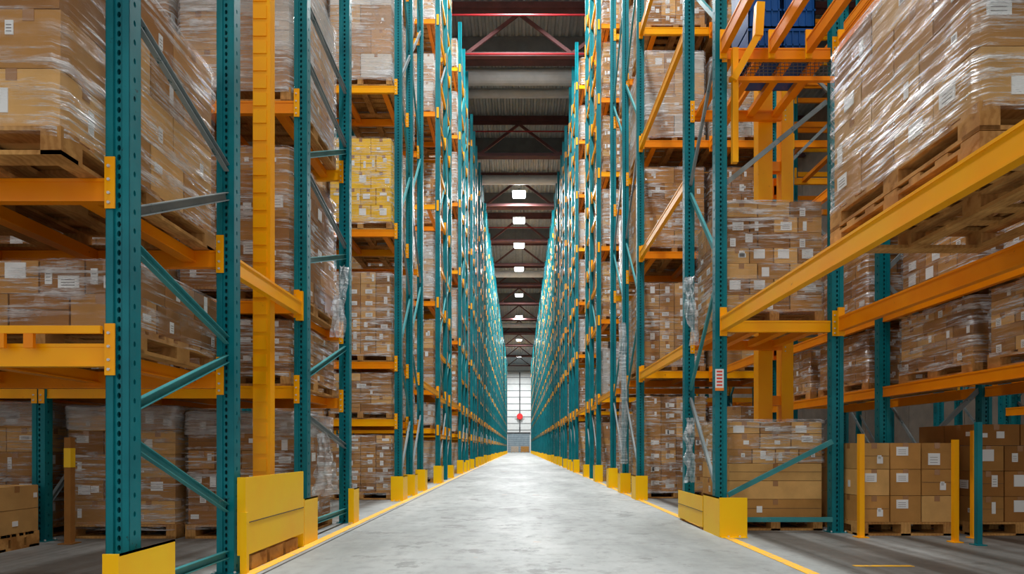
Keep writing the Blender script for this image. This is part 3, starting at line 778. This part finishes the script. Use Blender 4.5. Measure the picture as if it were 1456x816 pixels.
# ladder-like orange shelf rail of the near left rack
t = empty('guard_rail', (-4.67, 3.26, 1.45)); tag(t, 'low orange rail with short rungs on the lower shelf of the near left rack', 'rail')
b = MB(); b.box((0, -.022, 0.045), (2.50, .0, .085), 'yellow_orange_paint'); ob('top_rail', b, t)
for x in (.35, .95, 1.25, 1.35, 1.95, 2.1):
    b = MB(); b.box((x, -.02, -.03), (x + .05, 0, .045), 'orange_paint'); ob('rung', b, t)

# ------------------------------------------------------------------ near loads, carton by carton
GL = 'wrapped pallet loads on the racks'
def R_(z): return z
# left, rack nearest the camera
load_parts('l', -2.72, 3.80, 2.32, 1.0, 1.54, 1.16, 0, 'large film-wrapped carton load hanging over the nearest left shelf', GL, seed=3, grid=(2, 3, 4))
load_parts('l', -3.90, 3.84, 2.32, 1.2, 1.40, 1.16, 0, 'film-wrapped carton load at the top left corner, inner side of the nearest shelf', GL, seed=4, grid=(2, 3, 4))
for i, (x, lb) in enumerate(((-2.74, 'low film-wrapped flat carton load on the lower shelf beside the nearest upright'), (-3.95, 'low film-wrapped carton load on the lower left shelf, further from the aisle'))):
    load_parts('l', x, 4.1, 1.45, 1.08, 1.1, .38, 1, lb, GL, seed=11 + i, grid=(3, 3, 2))
# left second rack
for i, (x, z, h, k, lb) in enumerate((
    (-2.76, 0, 1.10, 1, 'film-wrapped carton load on the floor beside the aisle, behind the large yellow barrier'),
    (-3.95, 0, 1.16, 0, 'film-wrapped carton load on the floor between the two nearest left uprights'),
    (-5.28, 0, 1.20, 0, 'film-wrapped carton load on the floor at the left edge, behind the banded post'),
    (-6.48, 0, 1.15, 1, 'film-wrapped floor load furthest from the aisle in the second left rack'),
    (-2.76, 2.32, 1.36, 1, 'tall film-wrapped load behind the yellow column, second shelf'),
    (-3.93, 2.32, 1.30, 0, 'film-wrapped carton load inside the second left rack, second shelf'),
    (-2.76, 1.5, .50, 1, 'short carton load on the lowest shelf behind the yellow column'),
    (-3.93, 1.5, .48, 0, 'short carton load on the lowest shelf, inner side of second left rack'),
    (-5.28, 1.5, .52, 1, 'short wrapped load on the lowest shelf behind the far left inner upright'),
    (-2.76, 4.25, 1.5, 4, 'whitish film-wrapped load high beside the aisle in the second left rack'),
    (-3.93, 4.25, 1.4, 2, 'pale film-wrapped load high and inside the second left rack'),
    (-5.28, 2.32, 1.2, 1, 'film-wrapped load on the second shelf deep in the second left rack'))):
    load_parts('l', x, 6.80, z, 1.10, 1.5 if z else 1.2, h, k, lb, GL, seed=20 + i, band=.22 if z == 0 else 0)
# left third rack, the bay seen face-on
for i, (x, z, h, k, lb) in enumerate((
    (-2.76, 0, .98, 3, 'floor load of many small labelled cartons in the third left rack'),
    (-2.76, 1.40, .66, 0, 'short load of flat cartons on the lowest shelf of the third left rack'),
    (-2.76, 2.40, 1.42, 3, 'film-wrapped white-labelled load on the second shelf of the third left rack'),
    (-2.76, 4.70, 1.45, 2, 'film-wrapped load with bright yellow cartons on the third shelf, left'),
    (-2.76, 7.20, 1.7, 4, 'tall whitish wrapped load near the top edge of the third left rack'),
    (-3.95, 0, .98, 3, 'floor load of small cartons, inner side of the third left rack'),
    (-3.95, 1.40, .6, 0, 'short carton load, inner side of the lowest shelf, third left rack'),
    (-3.95, 2.40, 1.42, 1, 'wrapped load, inner side of the second shelf, third left rack'),
    (-3.95, 4.70, 1.5, 0, 'wrapped load, inner side of the third shelf, third left rack'),
    (-3.95, 7.20, 1.6, 4, 'whitish wrapped load, inner side of the fourth shelf, third left rack'))):
    load_parts('l', x, 11.40, z, 1.10, 1.06, h, k, lb, GL, seed=50 + i, mats=['cardboard_yellow'] if 'yellow cartons' in lb else None, filmmat='film_clear' if 'yellow cartons' in lb else None)
# right near
tag(ob('wooden_pallet', pallet_mesh(1.06, 1.44)[1], None, (2.74, 3.72, 2.282)), 'spare wooden pallet under the huge wrapped load at the top right', 'pallet')
load_parts('l', 2.74, 3.72, 2.425, 1.06, 1.44, 1.10, 0, 'huge film-wrapped carton load on the yellow beams at the top right corner', GL, seed=81, grid=(2, 3, 4), filmmat='film_clear')
load_parts('l', 2.77, 7.33, 2.26, 1.08, 1.10, 1.18, 0, 'film-wrapped carton load on the right rack tower above the boxes', GL, seed=83, grid=(3, 3, 7))
# right second row
for i, (x, y, z, L, h, k, lb) in enumerate((
    (4.88, 6.55, 1.62, 1.16, .60, 0, 'short wrapped carton load with white labels on the second right row'),
    (4.88, 8.4, 1.62, 1.3, .60, 1, 'short wrapped load behind the inner upright, second right row'),
    (4.88, 9.9, 1.62, 1.2, .6, 0, 'short wrapped load furthest along the lower shelf of second right row'),
    (4.88, 5.2, 1.62, 1.16, .6, 0, 'short wrapped load at the right picture edge, second right row'),
    (4.88, 6.5, 2.50, 1.2, 1.2, 1, 'wrapped load above the short ones in the second right row'),
    (4.88, 5.0, 2.50, 1.2, 1.2, 0, 'wrapped load on the upper shelf near the right edge, second right row'),
    (4.88, 8.4, 2.50, 1.3, 1.3, 1, 'wrapped load on the upper shelf behind the orange twin column'))):
    load_parts('l', x, y, z, 1.10, L, h, k, lb, GL, seed=90 + i)
# right third rack along the aisle, face-on
for i, (x, z, h, k, lb) in enumerate((
    (2.81, 0, 1.68, 3, 'tall floor load of small cartons in the third right rack'),
    (2.78, 2.26, 1.45, 3, 'film-wrapped load of many small cartons, lowest shelf of the third right rack'),
    (2.78, 4.38, 1.40, 0, 'film-wrapped load with white labels, second shelf of the third right rack'),
    (2.78, 6.35, 1.5, 4, 'whitish film-wrapped load, third shelf of the third right rack'),
    (3.98, 0, 1.5, 1, 'floor load, inner side of the third right rack'),
    (3.98, 2.26, 1.4, 0, 'wrapped load, inner side of the lowest shelf, third right rack'),
    (3.98, 4.38, 1.4, 1, 'wrapped load, inner side of the second shelf, third right rack'),
    (3.98, 6.35, 1.4, 2, 'pale wrapped load, inner side of the third shelf, third right rack'))):
    load_parts('l', x, 11.87, z, 1.10, 1.40, h, k, lb, GL, seed=120 + i)

# unwrapped stacks on the floor: pallet and every carton is a thing of its own
def stack(x, y, W, L, tiers, plabel, clabel, group, mats, seed, z0=0.0):
    """tiers: (height, number across, number deep)"""
    tag(ob('wooden_pallet', pallet_mesh(W, L)[1], None, (x, y, z0)), plabel, 'pallet', 'pallets under unwrapped cartons')
    z = z0 + .1425; r = random.Random(seed); n = len(tiers)
    for k, (h, a, c) in enumerate(tiers):
        for i in range(a):
            for j in range(c):
                dx, dy = W / a, L / c
                o = ob('cardboard_carton', carton_mesh(dx - .006, dy - .006, h, mats[r.randrange(len(mats))], r.randrange(6))[1], None,
                       (x - W / 2 + dx * (i + .5), y - L / 2 + dy * (j + .5), z))
                tier = 'bottom' if k == 0 else ('top' if k == n - 1 else ORD[k + 1])
                row = ('front row', 'back row')[j] if c == 2 else ''
                pos = {1: '', 2: ('left one', 'right one'), 3: ('left one', 'middle one', 'right one')}.get(a)
                pos = pos[i] if pos else ''
                if a > 3: pos = f'{ORD[i + 1]} from the aisle'
                tag(o, ', '.join(q for q in (f'brown carton, {tier} tier', row, pos, clabel) if q), 'cardboard box', group)
        z += h + .0015
stack(2.80, 7.32, 1.02, 1.0, [(.20, 1, 2), (.20, 1, 2), (.19, 1, 2), (.15, 4, 2), (.17, 3, 2), (.13, 3, 2)],
      'wooden pallet under the carton stack in the right rack tower', 'stack behind the teal diagonal brace', 'cartons in the right rack tower', ['cardboard_light', 'cardboard_tan'], 5)
stack(3.97, 6.84, .97, .85, [(.27, 3, 2), (.27, 3, 2), (.27, 3, 2)],
      'wooden pallet under the tidy carton stack beside the teal upright', 'tidy stack behind the yellow posts', 'cartons in the tidy stack', ['cardboard_tan', 'cardboard_light'], 6)
stack(5.15, 6.86, .98, .88, [(.26, 3, 2), (.26, 3, 2), (.26, 3, 2), (.22, 2, 2)],
      'wooden pallet under the shaded carton stack at the right edge', 'stack at the right picture edge', 'cartons at the right edge', ['cardboard_brown', 'cardboard_tan'], 7)
stack(6.4, 7.4, .98, .9, [(.26, 3, 2), (.26, 3, 2), (.26, 3, 2)],
      'wooden pallet under the outermost right carton stack', 'outermost stack past the right edge stack', 'cartons at the far right', ['cardboard_brown', 'cardboard_tan'], 8)
stack(-4.75, 5.55, .60, .5, [(.21, 1, 1), (.21, 1, 1)],
      'small wooden pallet at the left picture edge', 'small stack at the left picture edge', 'cartons at the left edge', ['cardboard_light'], 9)

fm_ = wrap_mb(1.06, 1.04, .74, 1.205, 44, 'film_clear', .006).mesh('film_cover', True)
tag(ob('film_cover', fm_, None, (2.80, 7.32, 0)), 'clear film round the top tiers of the carton stack in the right rack tower', 'plastic film')
# blue crates on the tower
for i, (x, y, z, lb) in enumerate([(x_, 7.2, 5.17 + k_ * .385, f'{n_} in the {m_} tier') for k_, m_ in enumerate(('bottom', 'middle', 'top')) for x_, n_ in ((2.72, 'left one'), (3.10, 'right one'))]):
    b = MB(); w, d, h = .36, .56, .37
    b.box((-w / 2, -d / 2, 0), (w / 2, d / 2, .012), 'blue_plastic')
    for sx in (-1, 1):
        b.cbox((sx * (w / 2 - .006), 0, h / 2), (.012, d, h), 'blue_plastic'); b.cbox((0, sx * (d / 2 - .006), h / 2), (w, .012, h), 'blue_plastic')
    b.cbox((0, -d / 2 - .006, h - .02), (w + .02, .014, .03), 'blue_plastic'); b.cbox((0, -d / 2 - .006, h * .5), (w, .012, .02), 'blue_plastic')
    for k in range(5): b.cbox((-w / 2 + .03 + k * (w - .06) / 4, -d / 2 - .006, h / 2), (.012, .012, h - .02), 'blue_plastic')
    tag(ob('plastic_crate', b, None, (x, y, z + .002)), f'blue plastic crate, {lb} on the right rack tower', 'crate', 'blue crates on the rack tower')

# ------------------------------------------------------------------ loads further along the aisle
count = 0; rest = MB(); GF = 'pallet loads in the racks further along the aisle'
def far_load(x, y, z, h, kind, label, lod, sy=1.0):
    global count
    if count < 210:
        o = ob('pallet_load', load_mesh(kind, h, lod)[1], None, (x, y, z + .003)); o.scale = (1, sy, 1); tag(o, label, 'pallet load', GF); count += 1
    else: rest.merge(load_mesh(kind, h, 2)[0], Matrix.Translation((x, y, z + .003)) @ Matrix.Diagonal((1, sy, 1, 1)))
seq = []
for side, X, units, gen, word in ((-1, XL, unitsL, genL, 'left'), (1, XR, unitsR, genR, 'right')):
    for i, u in enumerate(units):
        for li, z in enumerate([0] + gen):
            gap = (([0] + gen + [16.0])[li + 1]) - z
            for row in (0, 1):
                cols = (2 if i < 3 else 1) if row == 0 else 1
                for cidx in range(cols):
                    if i == 0 and row == 0 and (z <= 7.3 and side < 0 or z <= 6.4 and side > 0): continue
                    if rnd.random() < .07: continue
                    hs = [h for h in (.5, .95, 1.2, 1.45, 1.7) if h + .142 + .16 < gap - .12]
                    if not hs: continue
                    h = hs[-1] if rnd.random() < .6 else rnd.choice(hs[-2:])
                    kd = rnd.choice((0, 1, 2, 3, 4) if z < 4 else (0, 2, 4, 2, 4, 3))
                    yc = (u[row] + u[row + 1]) / 2
                    sp = u[row + 1] - u[row]
                    ws = 'floor place' if li == 0 else f'{ORD[li]} shelf'
                    cs = ('by the aisle', 'set one in')[cidx]
                    rs = ('front row', 'rear row')[row]
                    seq.append((u[0], (side * (X + .66 + cidx * 1.2), yc, z, h, kd, f'{KINDS[kd][5].replace("film-wrapped ", "wrapped ")}, {ws}, {ORD[i + 3]} {word} rack, {rs}, {cs}', sp)))
seq.sort(key=lambda q: q[0])
for u0, (x, y, z, h, kd, lb, sp) in seq: 
    # rear rows are only as deep as their bay
    far_load(x, y, z, h, kd, lb, 0 if u0 < 40 else 2, min(1.0, (sp - .05) / 1.41))
tag(ob('pallet_loads', rest), 'wrapped pallet loads far along the aisle on both sides', 'pallet loads', None, 'stuff')

# ------------------------------------------------------------------ loose film hanging from loads
def loose(name, pts, w0, w1, label, seed, mat='film_loose'):
    b = MB(); n, m_ = 16, 9; mi = b.mi(mat); pts = [Vector(p) for p in pts]
    for i in range(n + 1):
        t = i / n * (len(pts) - 1); k = min(int(t), len(pts) - 2); p = pts[k].lerp(pts[k + 1], t - k); w = w0 + (w1 - w0) * i / n
        for j in range(m_ + 1):
            s = j / m_ - .5; q = noise.noise(Vector((i * .35 + seed, j * .8, seed * 3.1)))
            r2 = noise.noise(Vector((i * .6, j * 1.4 + seed, 9)))
            b.v.append((p.x + s * w + q * .05, p.y + math.sin(j * 1.9 + seed) * .035 + r2 * .04, p.z + q * .03))
    for i in range(n):
        for j in range(m_):
            a = i * (m_ + 1) + j; b.f.append((a, a + 1, a + m_ + 2, a + m_ + 1)); b.m.append(mi)
    tag(ob(name, b.mesh(name, True)), label, 'plastic film', 'loose plastic film hanging in the racks')
loose('loose_film', [(-2.0, 6.35, 1.05), (-1.97, 6.38, .75), (-1.98, 6.36, .42)], .08, .30, 'torn clear film hanging behind the large yellow barrier', 1)
loose('loose_film', [(2.00, 7.3, 1.25), (1.99, 7.3, .85), (2.0, 7.3, .5)], .10, .10, 'torn clear film hanging between the right rack tower uprights', 2)
loose('loose_film', [(2.0, 7.3, 2.9), (1.98, 7.25, 2.6), (2.05, 7.3, 2.1)], .12, .10, 'torn grey film hanging high between the right rack tower uprights', 3)
loose('loose_film', [(2.0, 12.0, 3.3), (1.99, 11.9, 1.8), (2.0, 12.0, .6)], .12, .16, 'long clear film hanging down the third right rack', 4)
loose('loose_film', [(-1.93, 6.9, 2.9), (-1.94, 6.8, 2.5), (-1.95, 6.75, 2.1)], .10, .16, 'torn clear film hanging beside the second left rack', 5)

# ------------------------------------------------------------------ light and camera
w = bpy.data.worlds.new('World'); SC.world = w; w.use_nodes = True
w.node_tree.nodes['Background'].inputs[0].default_value = (1.0, .97, .94, 1); w.node_tree.nodes['Background'].inputs[1].default_value = 0.68

cam = bpy.data.cameras.new('camera'); co = bpy.data.objects.new('camera', cam); COL.objects.link(co)
co.location = (0, 0, CH); co.rotation_euler = (math.radians(90), 0, 0)
cam.sensor_width = 36; cam.lens = F / 1456 * 36
cam.shift_x = (728 - VX) / 1456; cam.shift_y = (VY - 408) / 1456
cam.clip_start = .05; cam.clip_end = 400
SC.camera = co
SC.view_settings.view_transform = 'Standard'; SC.view_settings.look = 'None'; SC.view_settings.gamma = 1; SC.view_settings.use_curve_mapping = False
SC.view_settings.exposure = 0.30
SC.cycles.transparent_max_bounces = 16
